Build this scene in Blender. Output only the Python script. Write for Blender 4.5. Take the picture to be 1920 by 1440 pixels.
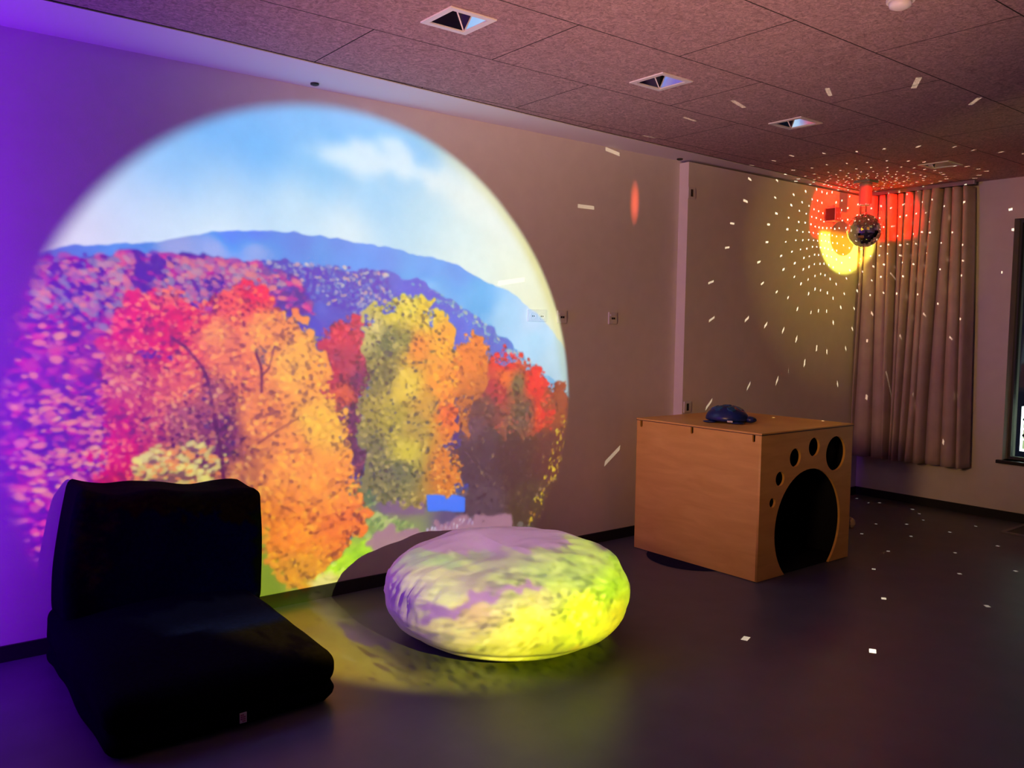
import bpy, bmesh, math, random
import numpy as np
from mathutils import Vector, Matrix, noise as mnoise

for o in list(bpy.data.objects):
    bpy.data.objects.remove(o, do_unlink=True)
scene = bpy.context.scene
C = scene.collection
PI = math.pi
random.seed(4)

# ------------------------------------------------------------------ camera
L, H = 7.344, 2.745                      # back wall, ceiling height (the left wall is y = 0, floor z = 0)
def make_camera():
    yaw, pitch, roll, f = 0.9039281, -0.0669375, 0.0144373, 1586.43546
    cy, sy, cp, sp = math.cos(yaw), math.sin(yaw), math.cos(pitch), math.sin(pitch)
    fwd = Vector((cy * cp, sy * cp, sp)); right = Vector((sy, -cy, 0)); up = right.cross(fwd)
    r2 = right * math.cos(roll) + up * math.sin(roll); u2 = -right * math.sin(roll) + up * math.cos(roll)
    cam = bpy.data.cameras.new('camera'); o = bpy.data.objects.new('camera', cam); C.objects.link(o)
    m = Matrix((r2, u2, -fwd)).transposed().to_4x4(); m.translation = Vector((0, -4.2247, 1.5)); o.matrix_world = m
    cam.sensor_fit = 'HORIZONTAL'; cam.sensor_width = 36; cam.lens = f / 1920 * 36
    cam.clip_start = .05; cam.clip_end = 100
    scene.camera = o
make_camera()

# ------------------------------------------------------------------ world, exposure
w = bpy.data.worlds.new('night'); scene.world = w; w.use_nodes = True
w.node_tree.nodes['Background'].inputs[0].default_value = (.004, .006, .014, 1)
w.node_tree.nodes['Background'].inputs[1].default_value = 1.0
vs = scene.view_settings
vs.view_transform = 'Standard'; vs.look = 'None'; vs.gamma = 1; vs.exposure = 0; vs.use_curve_mapping = False
scene.cycles.use_denoising = True; scene.cycles.caustics_reflective = False
scene.cycles.max_bounces = 8; scene.cycles.diffuse_bounces = 5; scene.cycles.sample_clamp_indirect = 4

def lin(c):
    c = np.asarray(c, float) / 255
    return np.where(c <= .04045, c / 12.92, ((c + .055) / 1.055) ** 2.4)

# ------------------------------------------------------------------ lights
SKY=[(2.01,2.65,140,180,232),(1.71,2.56,150,182,235),(2.16,2.6,130,185,246),(2.49,2.6,128,185,246),(2.67,2.49,140,190,240),(1.44,2.43,150,182,238),(1.19,2.29,170,197,240),(1.07,2.2,190,207,240),(.96,2.09,217,217,235),(1.31,2.23,165,195,240),(1.71,2.39,140,185,246),(2.01,2.32,150,195,240),(1.44,2.12,205,222,242),(1.86,2.13,215,230,242),(1.19,2.01,226,229,240),(.84,1.94,228,217,230),(2.33,2.21,170,207,242),(2.68,2.15,190,217,237),(2.16,2.02,230,237,242),(1.44,1.96,234,238,242),(2.86,2.05,217,232,237),(3.06,2.25,227,234,230),(3.27,2.04,234,238,228),(3.4,1.82,238,240,222),(2.86,2.42,217,226,230),(3.58,1.69,232,232,205),(2.98,1.86,228,238,235),(.73,1.86,232,215,225)]
CLOUD1=[(1.9,2.42),(2.01,2.45),(2.19,2.49),(2.33,2.51),(2.46,2.52),(2.58,2.49),(2.67,2.44),(2.78,2.41),(2.9,2.35),(2.75,2.31),(2.53,2.32),(2.33,2.31),(2.16,2.33),(2.04,2.38)]
CLOUD2=[(2.64,2.35),(2.84,2.37),(2.94,2.35),(3.18,2.3),(3.31,2.18),(3.42,1.99),(3.31,2.01),(3.06,2.13),(2.82,2.23)]
MOUNT=[(.45,1.76),(.65,1.79),(.8,1.83),(1.09,1.87),(1.31,1.92),(1.52,1.96),(1.77,1.98),(2.01,1.97),(2.33,1.95),(2.53,1.92),(2.87,1.88),(3.06,1.8),(3.32,1.71),(3.54,1.58),(3.73,1.41),(3.85,1.23),(3.98,.97),(3.99,.45),(.43,.81)]
MOUNTC=[(1.52,1.95,88,140,232),(1.65,1.96,90,140,232),(1.89,1.96,128,150,228),(1.07,1.85,128,150,220),(1.26,1.86,182,178,226),(1.65,1.87,162,170,226),(2.01,1.89,132,160,232),(2.33,1.86,110,158,238),(2.68,1.82,118,165,238),(2.68,1.71,150,190,242),(3.07,1.67,128,180,238),(3.28,1.55,172,207,242),(3.5,1.41,178,212,242),(3.68,1.27,192,217,237),(.84,1.81,118,140,212),(2.13,1.96,120,150,228),(2.91,1.86,120,160,236),(1.44,1.86,172,175,228),(3.49,1.55,190,210,240)]
HILL=[(.45,1.76),(.65,1.77),(.84,1.79),(1.07,1.83),(1.26,1.82),(1.44,1.82),(1.65,1.81),(1.88,1.83),(2.13,1.82),(2.4,1.79),(2.61,1.76),(2.87,1.64),(3.01,1.57),(3.19,1.46),(3.41,1.32),(3.64,1.18),(3.78,1.09),(3.86,.91),(3.81,.11),(.41,.12)]
HILLC=[(1.88,1.68,62,105,190),(2.07,1.53,45,105,195),(2.29,1.71,65,112,195),(2.61,1.69,60,115,215),(2.87,1.54,55,120,218),(3.19,1.41,68,122,208),(3.5,1.24,140,185,222),(1.97,1.41,45,98,200),(1.71,1.63,95,92,165),(1.44,1.73,110,85,160),(1.06,1.76,120,80,150),(.77,1.69,120,70,150),(.72,1.27,150,70,155),(.67,.79,135,55,150),(.94,1.41,155,85,150),(.6,1.5,150,55,155),(1.88,1.24,60,85,165),(2.16,1.41,90,90,170),(2.99,1.02,90,85,130)]
FLECKS=[(1.65,1.82),(2.13,1.82),(2.41,1.8),(2.45,1.64),(2.33,1.51),(2.13,1.6),(1.98,1.62),(1.83,1.67)]
RIDGE=[(2.57,1.74),(2.64,1.75),(2.87,1.65),(3.07,1.55),(3.23,1.44),(3.5,1.27),(3.43,1.24),(3.19,1.41),(2.99,1.52),(2.79,1.62)]
LEFTHILL=[(.45,1.76),(.65,1.77),(.84,1.79),(1.07,1.83),(1.26,1.82),(1.44,1.82),(1.68,1.81),(1.88,1.75),(1.98,1.55),(1.49,1.57),(1.18,1.51),(.98,1.36),(.95,1.11),(.92,.76),(.74,.17),(.41,.12)]
LEFTPEACH=[(.64,1.13),(.79,1.22),(.92,1.06),(.97,.94),(.93,.76),(.82,.63),(.69,.72),(.57,.85)]
LEFTTOP=[(.65,1.76),(1.07,1.81),(1.26,1.81),(1.68,1.8),(1.83,1.69),(1.49,1.62),(1.18,1.56),(.94,1.46),(.64,1.5)]
TREE=[(.95,1.36),(.97,1.48),(1.01,1.57),(1.09,1.61),(1.18,1.66),(1.27,1.65),(1.29,1.58),(1.36,1.57),(1.42,1.62),(1.52,1.66),(1.63,1.69),(1.68,1.63),(1.8,1.56),(1.88,1.49),(1.97,1.41),(2.02,1.29),(2.05,1.18),(2.1,1.06),(2.16,.94),(2.18,.79),(2.21,.66),(2.25,.54),(2.28,.37),(2.2,.3),(2.13,.22),(2.04,.16),(1.94,.09),(1.85,.08),(1.78,.18),(1.72,.26),(1.65,.41),(1.62,.53),(1.17,.58),(.86,.65),(.88,.77),(.93,.96),(.92,1.16)]
TREEC=[(1.06,1.51,230,78,88),(1.18,1.41,228,78,92),(1.23,1.63,245,120,65),(1.18,1.65,245,95,85),(1.03,1.26,205,98,120),(1.01,.96,218,68,108),(.93,.81,215,70,120),(1.1,1.0,198,92,108),(1.43,1.46,242,145,80),(1.54,1.62,250,112,65),(1.63,1.67,248,85,80),(1.71,1.46,250,155,62),(1.88,1.3,255,178,55),(2.01,.95,255,185,50),(1.85,.81,250,152,60),(1.65,1.02,242,142,68),(1.43,1.14,185,105,110),(1.3,1.2,225,110,90),(1.3,1.02,185,105,115),(1.43,.85,140,80,112),(1.48,.71,205,125,90),(1.22,.79,185,122,100),(2.07,.59,252,152,48),(1.88,.38,250,140,48),(2.13,.4,248,132,48),(1.88,.17,228,152,70),(1.57,1.25,242,132,68),(1.38,1.51,238,95,85),(1.25,1.38,225,90,95),(1.48,.98,150,85,110),(2.01,1.24,255,165,55),(1.26,1.54,240,85,85)]
BUSH=[(1.03,.75),(1.06,.85),(1.15,.91),(1.27,.93),(1.43,.89),(1.5,.82),(1.43,.74),(1.39,.65),(1.17,.65)]
GAP1=[(1.37,1.28),(1.42,1.2),(1.48,1.09),(1.54,.89),(1.49,.76),(1.43,.77),(1.39,.93),(1.3,1.07),(1.26,1.15)]
GAP2=[(1.07,1.38),(1.18,1.37),(1.25,1.32),(1.18,1.31),(1.09,1.34)]
GAP3=[(1.65,1.39),(1.71,1.38),(1.71,1.27),(1.68,1.27),(1.66,1.33)]
TWIGS=[([(1.23,1.43),(1.3,1.38),(1.38,1.28),(1.41,1.2),(1.44,1.01)],.02),([(1.65,1.35),(1.68,1.27),(1.68,1.15)],.02),([(1.75,1.38),(1.72,1.27),(1.68,1.23)],.014),([(1.66,.88),(1.76,.94),(1.88,1.0)],.014),([(1.44,1.01),(1.47,.85),(1.48,.71)],.028)]
MAPLE=[(2.03,1.47),(2.13,1.52),(2.24,1.53),(2.3,1.47),(2.3,1.23),(2.23,1.05),(2.3,.78),(2.28,.61),(2.21,.66),(2.16,.94),(2.12,1.06),(2.05,1.18),(2.02,1.29)]
MAPLEC=[(2.13,1.48,222,88,98),(2.23,1.47,215,90,100),(2.13,1.29,190,88,100),(2.23,1.17,150,80,105),(2.2,1.0,140,85,105),(2.26,.75,135,85,105),(2.08,1.24,205,85,95),(2.16,1.12,220,110,80)]
GOLD=[(2.28,1.41),(2.3,1.54),(2.38,1.62),(2.5,1.66),(2.68,1.64),(2.79,1.54),(2.86,1.41),(2.91,1.22),(2.88,1.02),(2.86,.8),(2.93,.63),(2.88,.47),(2.65,.45),(2.4,.49),(2.3,.56),(2.3,.78),(2.24,1.02),(2.3,1.23)]
GOLDC=[(2.47,1.59,225,200,95),(2.57,1.63,238,212,100),(2.68,1.57,238,200,80),(2.8,1.41,250,170,62),(2.43,1.41,140,130,95),(2.4,1.23,150,130,90),(2.61,1.38,250,152,62),(2.8,1.16,252,155,55),(2.54,1.16,232,195,90),(2.47,.95,185,160,85),(2.84,.99,245,122,50),(2.61,.91,190,155,90),(2.54,.76,215,190,88),(2.33,.78,150,130,98),(2.84,.67,228,135,72),(2.4,.62,150,130,100),(2.51,.67,140,125,100),(2.33,1.47,205,185,120),(2.54,1.41,165,150,95),(2.69,1.03,215,160,85)]
AMBER=[(2.9,1.39),(2.99,1.44),(3.09,1.41),(3.14,1.33),(3.11,1.15),(3.01,1.02),(2.96,.82),(2.9,1.02),(2.87,1.22)]
SCARLET=[(3.07,1.21),(3.13,1.25),(3.19,1.32),(3.32,1.34),(3.43,1.27),(3.52,1.24),(3.62,1.13),(3.65,.99),(3.65,.88),(3.46,.82),(3.2,.87),(3.06,.98),(3.03,1.12)]
SCARLETC=[(3.28,1.28,240,72,80),(3.5,1.15,240,75,68),(3.61,.97,228,82,72),(3.2,1.11,190,82,90),(3.42,.96,130,100,92),(3.37,1.14,140,115,92),(3.28,1.19,235,120,75),(3.12,1.01,130,90,90)]
GLOOM=[(2.9,.76),(2.98,.99),(3.2,1.06),(3.46,.98),(3.73,1.13),(3.91,.87),(3.87,.47),(3.76,.17),(3.43,.16),(3.09,.23),(2.94,.36)]
GLOOMC=[(3.08,.71,118,85,92),(3.33,.69,115,80,82),(3.7,.66,125,80,62),(3.08,.38,125,92,100),(3.69,.99,165,95,80),(3.0,.92,130,92,100),(3.52,.33,120,88,75),(3.33,.93,115,90,85),(3.78,1.05,175,95,75)]
GLINT=[(3.74,.95),(3.83,.87),(3.77,.48),(3.66,.22),(3.45,.21),(3.52,.36),(3.65,.63)]
MEADOW=[(2.2,.62),(2.33,.58),(2.4,.52),(2.96,.48),(3.09,.34),(3.52,.27),(3.76,.17),(4.0,.08),(4.02,-.49),(1.5,-.04),(1.51,.54),(1.76,.4),(2.0,.12),(2.13,.22),(2.28,.37)]
MEADOWC=[(2.3,.53,130,128,102),(2.4,.48,142,112,132),(2.54,.46,150,112,132),(2.85,.31,132,102,132),(3.08,.38,132,98,108),(2.33,.35,150,155,105),(2.2,.18,190,218,85),(2.07,.13,200,230,80),(2.44,.27,172,175,108),(1.88,.09,172,172,98),(1.76,.14,150,150,90),(2.23,.62,122,125,95),(2.55,.28,160,160,110),(2.33,.19,195,220,90)]
GRASS=[(1.97,.11),(2.13,.21),(2.3,.29),(2.58,.26),(2.77,.22),(2.51,.16),(2.13,.04)]
GRASS2=[(2.23,.45),(2.4,.52),(2.33,.44),(2.62,.32),(2.55,.27),(2.3,.29)]
TARP=[(2.69,.5),(2.82,.48),(2.83,.45),(2.87,.48),(2.97,.45),(2.97,.36),(2.7,.4)]
SHED=[(2.38,.55),(2.68,.53),(2.68,.38),(2.39,.42)]
FENCE=[(2.69,.27),(2.72,.28),(2.75,.28),(2.77,.28),(2.8,.28),(2.83,.29),(2.85,.29),(2.88,.29),(2.91,.29),(2.94,.3),(2.96,.3),(2.99,.3),(3.02,.3)]
LOW=[]
LOW=[(2.5,0.1,215,215,110),(3.26,0.03,205,215,89),(3.42,-0.04,200,220,76),(2.18,0.11,228,222,110),(2.05,0.05,235,215,140),(2.52,-0.03,215,220,102),(2.75,-0.05,190,200,93),(2.42,-0.1,175,150,110),(3.0,-0.08,185,195,93),(2.2,-0.06,232,225,119),(2.01,-0.05,238,200,144),(2.3,-0.2,225,185,110),(2.65,-0.17,200,180,106),(2.6,-0.33,238,222,89),(2.19,-0.3,240,215,106),(3.24,-0.2,185,205,68),(3.28,-0.46,225,205,63),(2.9,-0.3,225,225,80),(2.4,-0.45,240,222,97),(3.6,-0.3,190,200,59),(2.7,-0.7,205,200,51),(3.3,-0.75,190,190,42),(1.79,-0.08,235,190,59),(1.78,-0.25,245,205,85),(1.7,-0.45,245,195,93),(1.4,-0.3,225,170,85),(2.0,-0.43,245,205,85),(2.2,-0.6,225,200,68)]
PATHTOP=[(2.3,.3),(2.34,.16),(2.5,.13),(2.62,.17),(2.8,.1),(3.05,.1),(3.3,.1),(3.32,.3)]
SHADE1=[(2.08,-.1),(2.2,-.1),(2.3,-.085),(2.32,-.06),(2.45,-.1),(2.4,-.15),(2.25,-.18),(2.1,-.16)]
SHADE2=[(2.4,-.07),(2.5,-.06),(2.6,-.11),(2.75,-.13),(2.62,-.15),(2.45,-.11)]
SHADE3=[(1.95,-.12),(2.02,-.13),(2.1,-.22),(2.14,-.27),(1.98,-.3),(1.9,-.2)]  # mauve strip in the slide, paints the cushion's dark fold
# ---- the picture on the projector's slide, painted in metres on the wall (x along it, z up)
SX0, SZ0, SW, SN = .36, -.92, 3.70, 1300
def paint_slide():
    rng = np.random.default_rng(7)
    K = SN / SW
    gx = SX0 + (np.arange(SN) + .5) / K
    gz = SZ0 + (np.arange(SN) + .5) / K
    X, Z = np.meshgrid(gx, gz)
    def noise(cell, seed, octaves=1):
        r = np.random.default_rng(seed); out = np.zeros((SN, SN)); amp = 1.
        for _ in range(octaves):
            n = int(SW / cell) + 3; g = r.uniform(-1, 1, (n, n))
            u = (X - SX0) / cell; v = (Z - SZ0) / cell
            i = u.astype(int); j = v.astype(int); a = u - i; b = v - j
            a = a * a * (3 - 2 * a); b = b * b * (3 - 2 * b)
            out += amp * ((g[j, i] * (1 - a) + g[j, i + 1] * a) * (1 - b) + (g[j + 1, i] * (1 - a) + g[j + 1, i + 1] * a) * b)
            cell *= .5; amp *= .55
        return out
    def blend(pts, x, z, power=4, eps=2e-4):
        if np.shape(x) == (SN, SN):          # smooth field: evaluate on a coarse grid, then interpolate
            s = np.linspace(0, SN - 1, SN // 8).astype(int); f = blend(pts, x[np.ix_(s, s)], z[np.ix_(s, s)], power, eps)
            k = np.interp(np.arange(SN), s, np.arange(len(s))); i = np.minimum(k.astype(int), len(s) - 2); a = (k - i)[:, None]
            f = f[i] * (1 - a[..., None]) + f[i + 1] * a[..., None]
            return f[:, i] * (1 - a) + f[:, i + 1] * a
        p = np.array(pts, float); num = 0.; den = 0.
        for q in p:
            w = 1. / ((x - q[0]) ** 2 + (z - q[1]) ** 2 + eps) ** (power / 2)
            num = num + w[..., None] * q[2:5]; den = den + w
        return num / den[..., None]
    def inside(poly, x, z):
        c = np.zeros(np.shape(x), bool); n = len(poly)
        for k in range(n):
            (x0, z0), (x1, z1) = poly[k], poly[(k + 1) % n]
            if z0 == z1: continue
            c ^= ((z0 > z) != (z1 > z)) & (x < (x1 - x0) * (z - z0) / (z1 - z0) + x0)
        return c
    def soften(m, r):
        m = m.astype(float); r = int(r * K)
        if r < 1: return m
        k = np.ones(2 * r + 1) / (2 * r + 1)
        for _ in range(2):
            for ax in (0, 1):
                pad = [(0, 0), (0, 0)]; pad[ax] = (r + 1, r)
                c = np.cumsum(np.pad(m, pad, mode='edge'), axis=ax)
                m = (np.take(c, range(2 * r + 1, c.shape[ax]), ax) - np.take(c, range(0, c.shape[ax] - 2 * r - 1), ax)) / (2 * r + 1)
        return m
    n1, n2 = noise(.05, 1, 2), noise(.05, 2, 2)
    n3, n4 = noise(.11, 3, 2), noise(.3, 4, 3)
    n5, n6 = noise(.13, 5, 2), noise(.13, 6, 2)
    img = blend(SKY, X, Z, 4, .035)
    def lay(poly, col, rough=0., soft=.004, alpha=1.):
        m = soften(inside(poly, X + rough * (n1 + n5), Z + rough * (n2 + n6)), soft) * alpha
        np.copyto(img, img * (1 - m[..., None]) + col * m[..., None])
        return m
    def splat(poly, n, size, cols, aspect=(1.2, 2.2), ang=(-.6, .6), alpha=.85, base=None, clump=0., zext=None):
        p = np.array(poly); lo, hi = p.min(0), p.max(0); done = 0
        cols = np.array(sorted(cols, key=lambda q: 2 * q[0] + 3 * q[1] + q[2]), float); nc = len(cols)
        while done < n:
            q = lo + rng.random((n, 2)) * (hi - lo); q = q[inside(poly, q[:, 0], q[:, 1])][: n - done]
            if base is not None and len(q): bc = blend(base, q[:, 0], q[:, 1])
            for t, (cx, cz) in enumerate(q):
                done += 1
                a = size[0] + (size[1] - size[0]) * rng.random() ** 2
                b = a / rng.uniform(*aspect); th = rng.uniform(*ang)
                i, j = int((cx - SX0) * K), int((cz - SZ0) * K); r = int(a * K) + 2
                i0, i1, j0, j1 = max(i - r, 0), min(i + r, SN), max(j - r, 0), min(j + r, SN)
                if i1 <= i0 or j1 <= j0: continue
                dx = X[j0:j1, i0:i1] - cx; dz = Z[j0:j1, i0:i1] - cz
                u = dx * math.cos(th) + dz * math.sin(th); v = -dx * math.sin(th) + dz * math.cos(th)
                m = np.clip(1.6 - 1.6 * ((u / a) ** 2 + (v / b) ** 2), 0, 1) * alpha
                ii, jj = min(max(i, 0), SN - 1), min(max(j, 0), SN - 1)
                c = cols[int(np.clip(rng.random() * .8 + .1 + .33 * n3[jj, ii], 0, .999) * nc)]
                if base is not None:
                    k = rng.random() + clump * n3[jj, ii]
                    c = bc[t] * (.70 if k < .17 else .86 if k < .42 else 1.02 if k < .7 else 1.14)
                    if k > .72: c = c * .6 + cols[rng.integers(len(cols))] * .4
                    if k < .15: c = c * .75 + np.array([110, 75, 115]) * .25
                img[j0:j1, i0:i1] = img[j0:j1, i0:i1] * (1 - m[..., None]) + c * m[..., None]
    # sky, clouds, far ridges
    lay(CLOUD1, np.array([224, 234, 243]), .04, .03, .8); lay(CLOUD2, np.array([232, 237, 236]), .04, .05, .7)
    lay(MOUNT, blend(MOUNTC, X, Z, 3) + 7 * n4[..., None], .006, .002)
    lay(HILL, blend(HILLC, X, Z, 3) + 8 * n3[..., None], .02, .003)
    splat(FLECKS, 420, (.008, .024), [(205, 182, 198), (192, 162, 188), (226, 168, 166), (150, 140, 205), (222, 200, 190), (120, 120, 205)], ang=(-.9, .2))
    splat(FLECKS, 500, (.008, .02), [(60, 85, 190), (75, 95, 185), (95, 100, 190)], alpha=.7)
    splat(RIDGE, 170, (.006, .018), [(200, 200, 190), (175, 190, 200), (215, 205, 170), (90, 130, 205)], ang=(-1.2, -.4), alpha=.7)
    splat(LEFTHILL, 1900, (.014, .045), [(205, 90, 150), (190, 95, 160), (160, 85, 165), (130, 70, 160), (105, 55, 150), (215, 100, 145), (180, 90, 165), (110, 55, 150), (228, 120, 145), (195, 110, 165)], ang=(-.7, .25), alpha=.7)
    splat(LEFTHILL, 330, (.014, .038), [(125, 60, 155), (110, 55, 150), (140, 85, 160)], aspect=(1.5, 3), ang=(-.4, .3), alpha=.65)
    splat(LEFTHILL, 700, (.012, .034), [(215, 85, 150), (205, 80, 155), (190, 90, 160), (225, 110, 140)], aspect=(1.3, 2.6), ang=(-.6, .2), alpha=.55)
    splat(LEFTHILL, 260, (.015, .04), [(238, 140, 140), (232, 100, 150), (240, 160, 140), (220, 120, 160)], aspect=(1.3, 2.6), ang=(-.6, .2), alpha=.8)
    splat(LEFTTOP, 700, (.012, .032), [(150, 105, 160), (190, 120, 165), (215, 130, 150), (120, 80, 160), (205, 150, 165), (165, 135, 170), (105, 75, 165), (228, 140, 140)], ang=(-.8, .1))
    splat(LEFTPEACH, 190, (.012, .036), [(240, 160, 130), (235, 140, 130), (245, 180, 140), (220, 115, 140), (150, 70, 140)], aspect=(1.4, 2.8), ang=(-.5, .3), alpha=.75)
    # meadow, hut, tarp
    lay(MEADOW, blend(MEADOWC, X, Z, 3), .03, .01)
    splat(GRASS2, 160, (.01, .03), [(185, 190, 120), (160, 170, 110), (130, 130, 100), (205, 205, 135)], ang=(.2, .7), alpha=.6)
    lay(SHED, np.array([152, 113, 140]), .004, .006, .8)
    # trees
    for poly, base, n, pal in ((MAPLE, MAPLEC, 700, [(235, 115, 95), (205, 95, 105), (130, 85, 120)]),
                               (GLOOM, GLOOMC, 900, [(140, 105, 95), (105, 78, 88), (125, 95, 90)]),
                               (SCARLET, SCARLETC, 700, [(245, 110, 70), (225, 80, 80), (205, 140, 85)]),
                               (AMBER, [(1.9, 1.9, 238, 135, 60), (2.9, .9, 200, 120, 80), (2.8, 1.4, 242, 140, 60)], 380, [(250, 190, 100), (150, 100, 95), (225, 110, 70)]),
                               (GOLD, GOLDC, 2300, [(250, 215, 120), (225, 195, 95), (105, 88, 100), (235, 205, 110)]),
                               (TREE, TREEC, 8200, [(255, 222, 120), (255, 205, 90), (252, 175, 80), (250, 140, 80)])):
        lay(poly, blend(base, X, Z), .05, .003)
        for (xa, za), (xb, zb) in zip(poly, poly[1:] + poly[:1]):
            d = math.hypot(xb - xa, zb - za); nt = int(d / .022)
            for s in range(nt):
                x, z = xa + (xb - xa) * s / nt + rng.normal(0, .012), za + (zb - za) * s / nt + rng.normal(0, .012)
                splat([(x - .02, z - .02), (x + .02, z - .02), (x + .02, z + .02), (x - .02, z + .02)], 2, (.008, .02), pal, aspect=(1.2, 2.4), ang=(-1.3, .6), base=base)
        splat(poly, n, (.007, .021), pal, aspect=(1.2, 2.4), ang=(-1.3, .6), base=base, clump=.22)
    splat(GOLD, 260, (.008, .018), [(115, 95, 98), (105, 92, 100), (128, 112, 92)], alpha=.8)
    splat(BUSH, 330, (.012, .03), [(238, 218, 130), (215, 188, 122), (240, 150, 95), (225, 205, 140), (150, 100, 105)])
    for g, c in ((GAP1, (135, 85, 120)), (GAP2, (120, 80, 165)), (GAP3, (150, 110, 120))):
        splat(g, 26, (.007, .018), [c, (c[0] - 18, c[1] - 10, c[2])], alpha=.75)
    for pts, wd in TWIGS:
        for (a, b), (c, d) in zip(pts, pts[1:]):
            for t in np.linspace(0, 1, 14):
                x, z = a + (c - a) * t, b + (d - b) * t
                m = np.clip(2 - 2 * ((X - x) ** 2 + (Z - z) ** 2) / (wd * .5) ** 2, 0, 1) * .55
                np.copyto(img, img * (1 - m[..., None]) + np.array([125, 72, 95]) * m[..., None])
    splat(GLINT, 130, (.006, .018), [(222, 182, 80), (205, 160, 80), (190, 130, 80), (235, 205, 95)], ang=(.6, 1.6), alpha=.9)
    splat(GLOOM, 260, (.006, .016), [(185, 145, 115), (160, 118, 100), (90, 66, 78), (150, 105, 95), (84, 62, 70)], aspect=(1.2, 3), ang=(.6, 1.8), alpha=.6)
    splat(GRASS, 420, (.008, .026), [(205, 235, 85), (190, 225, 80), (225, 240, 120), (160, 190, 80)], ang=(.1, .9))
    # what falls below the wall's foot: meadow, path and leaf litter
    lowz = np.clip((.13 + .06 * n3 - Z + .0 * X) / .05, 0, 1) * np.clip((X - 1.93 + .05 * n4) / .06, 0, 1)
    lowl = np.clip((-.02 - Z) / .03, 0, 1) * (1 - np.clip((X - 1.93 + .05 * n4) / .06, 0, 1))
    m = np.clip(lowz + lowl, 0, 1)[..., None]
    np.copyto(img, img * (1 - m) + blend(LOW, X, Z, 3) * m)
    reg = [(1.95, .11), (2.5, .06), (3.0, .06), (3.9, .1), (3.9, -.3), (2.0, -.3)]
    splat(reg, 1700, (.012, .05), [(238, 236, 125), (215, 222, 105), (150, 150, 95), (190, 190, 100)], aspect=(2.2, 4.5), ang=(-.35, .15), alpha=.7, base=LOW, clump=.3)
    reg = [(2.2, -.2), (3.9, -.12), (3.9, -.95), (1.9, -.95), (1.95, -.3)]
    splat(reg, 2600, (.01, .032), [(245, 235, 120), (235, 205, 90), (235, 130, 60), (120, 125, 50), (215, 225, 85), (165, 150, 60), (250, 240, 140)], ang=(-.5, .9), alpha=.75, base=LOW, clump=.3)
    splat([(1.2, -.03), (2.0, -.03), (2.0, -.9), (1.2, -.9)], 240, (.012, .05), [(120, 75, 60), (150, 100, 60), (255, 225, 120), (240, 190, 90)], aspect=(1.5, 3), ang=(-1.4, -.3), alpha=.5)
    for poly in (PATHTOP, SHADE1, SHADE2, SHADE3):
        lay(poly, np.array([182, 132, 150]), .035, .008, .92)
    lay(TARP, np.array([78, 132, 247]), .003, .003)
    for k, (x, z) in enumerate(FENCE):
        splat([(x - .012, z - .02), (x + .012, z - .02), (x + .012, z + .02), (x - .012, z + .02)], 3, (.008, .016), [(190, 160, 195), (150, 110, 150), (225, 205, 225)], ang=(.9, 1.5), alpha=.7)
    return np.clip(img, 0, 255), X, Z, noise

def lamp(name, kind, loc, energy, color, target=None, size=None, radius=.02):
    d = bpy.data.lights.new(name, kind); o = bpy.data.objects.new(name, d); C.objects.link(o)
    o.location = loc; d.energy = energy; d.color = color
    if target is not None: o.rotation_euler = (Vector(target) - Vector(loc)).to_track_quat('-Z', 'Y').to_euler()
    if kind != 'AREA': d.shadow_soft_size = radius
    if kind == 'SPOT': d.spot_size = size; d.spot_blend = .0
    return o
class LN:                                # small helper for a lamp's own node tree
    def __init__(s, o):
        d = o.data; d.use_nodes = True; s.t = d.node_tree; s.n = s.t.nodes; s.l = s.t.links
        s.e = next(x for x in s.n if x.type == 'EMISSION')
    def math(s, op, a, b=None, clamp=False):
        m = s.n.new('ShaderNodeMath'); m.operation = op; m.use_clamp = clamp
        for i, v in enumerate((a, b)):
            if v is None: continue
            if isinstance(v, (int, float)): m.inputs[i].default_value = v
            else: s.l.new(v, m.inputs[i])
        return m.outputs[0]
    def uv(s):                           # slope of the beam in the lamp's own frame
        tc = s.n.new('ShaderNodeTexCoord'); sp = s.n.new('ShaderNodeSeparateXYZ'); s.l.new(tc.outputs['Normal'], sp.inputs[0])
        nz = s.math('MULTIPLY', sp.outputs[2], -1.0)
        return s.math('DIVIDE', sp.outputs[0], nz), s.math('DIVIDE', sp.outputs[1], nz)

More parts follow.
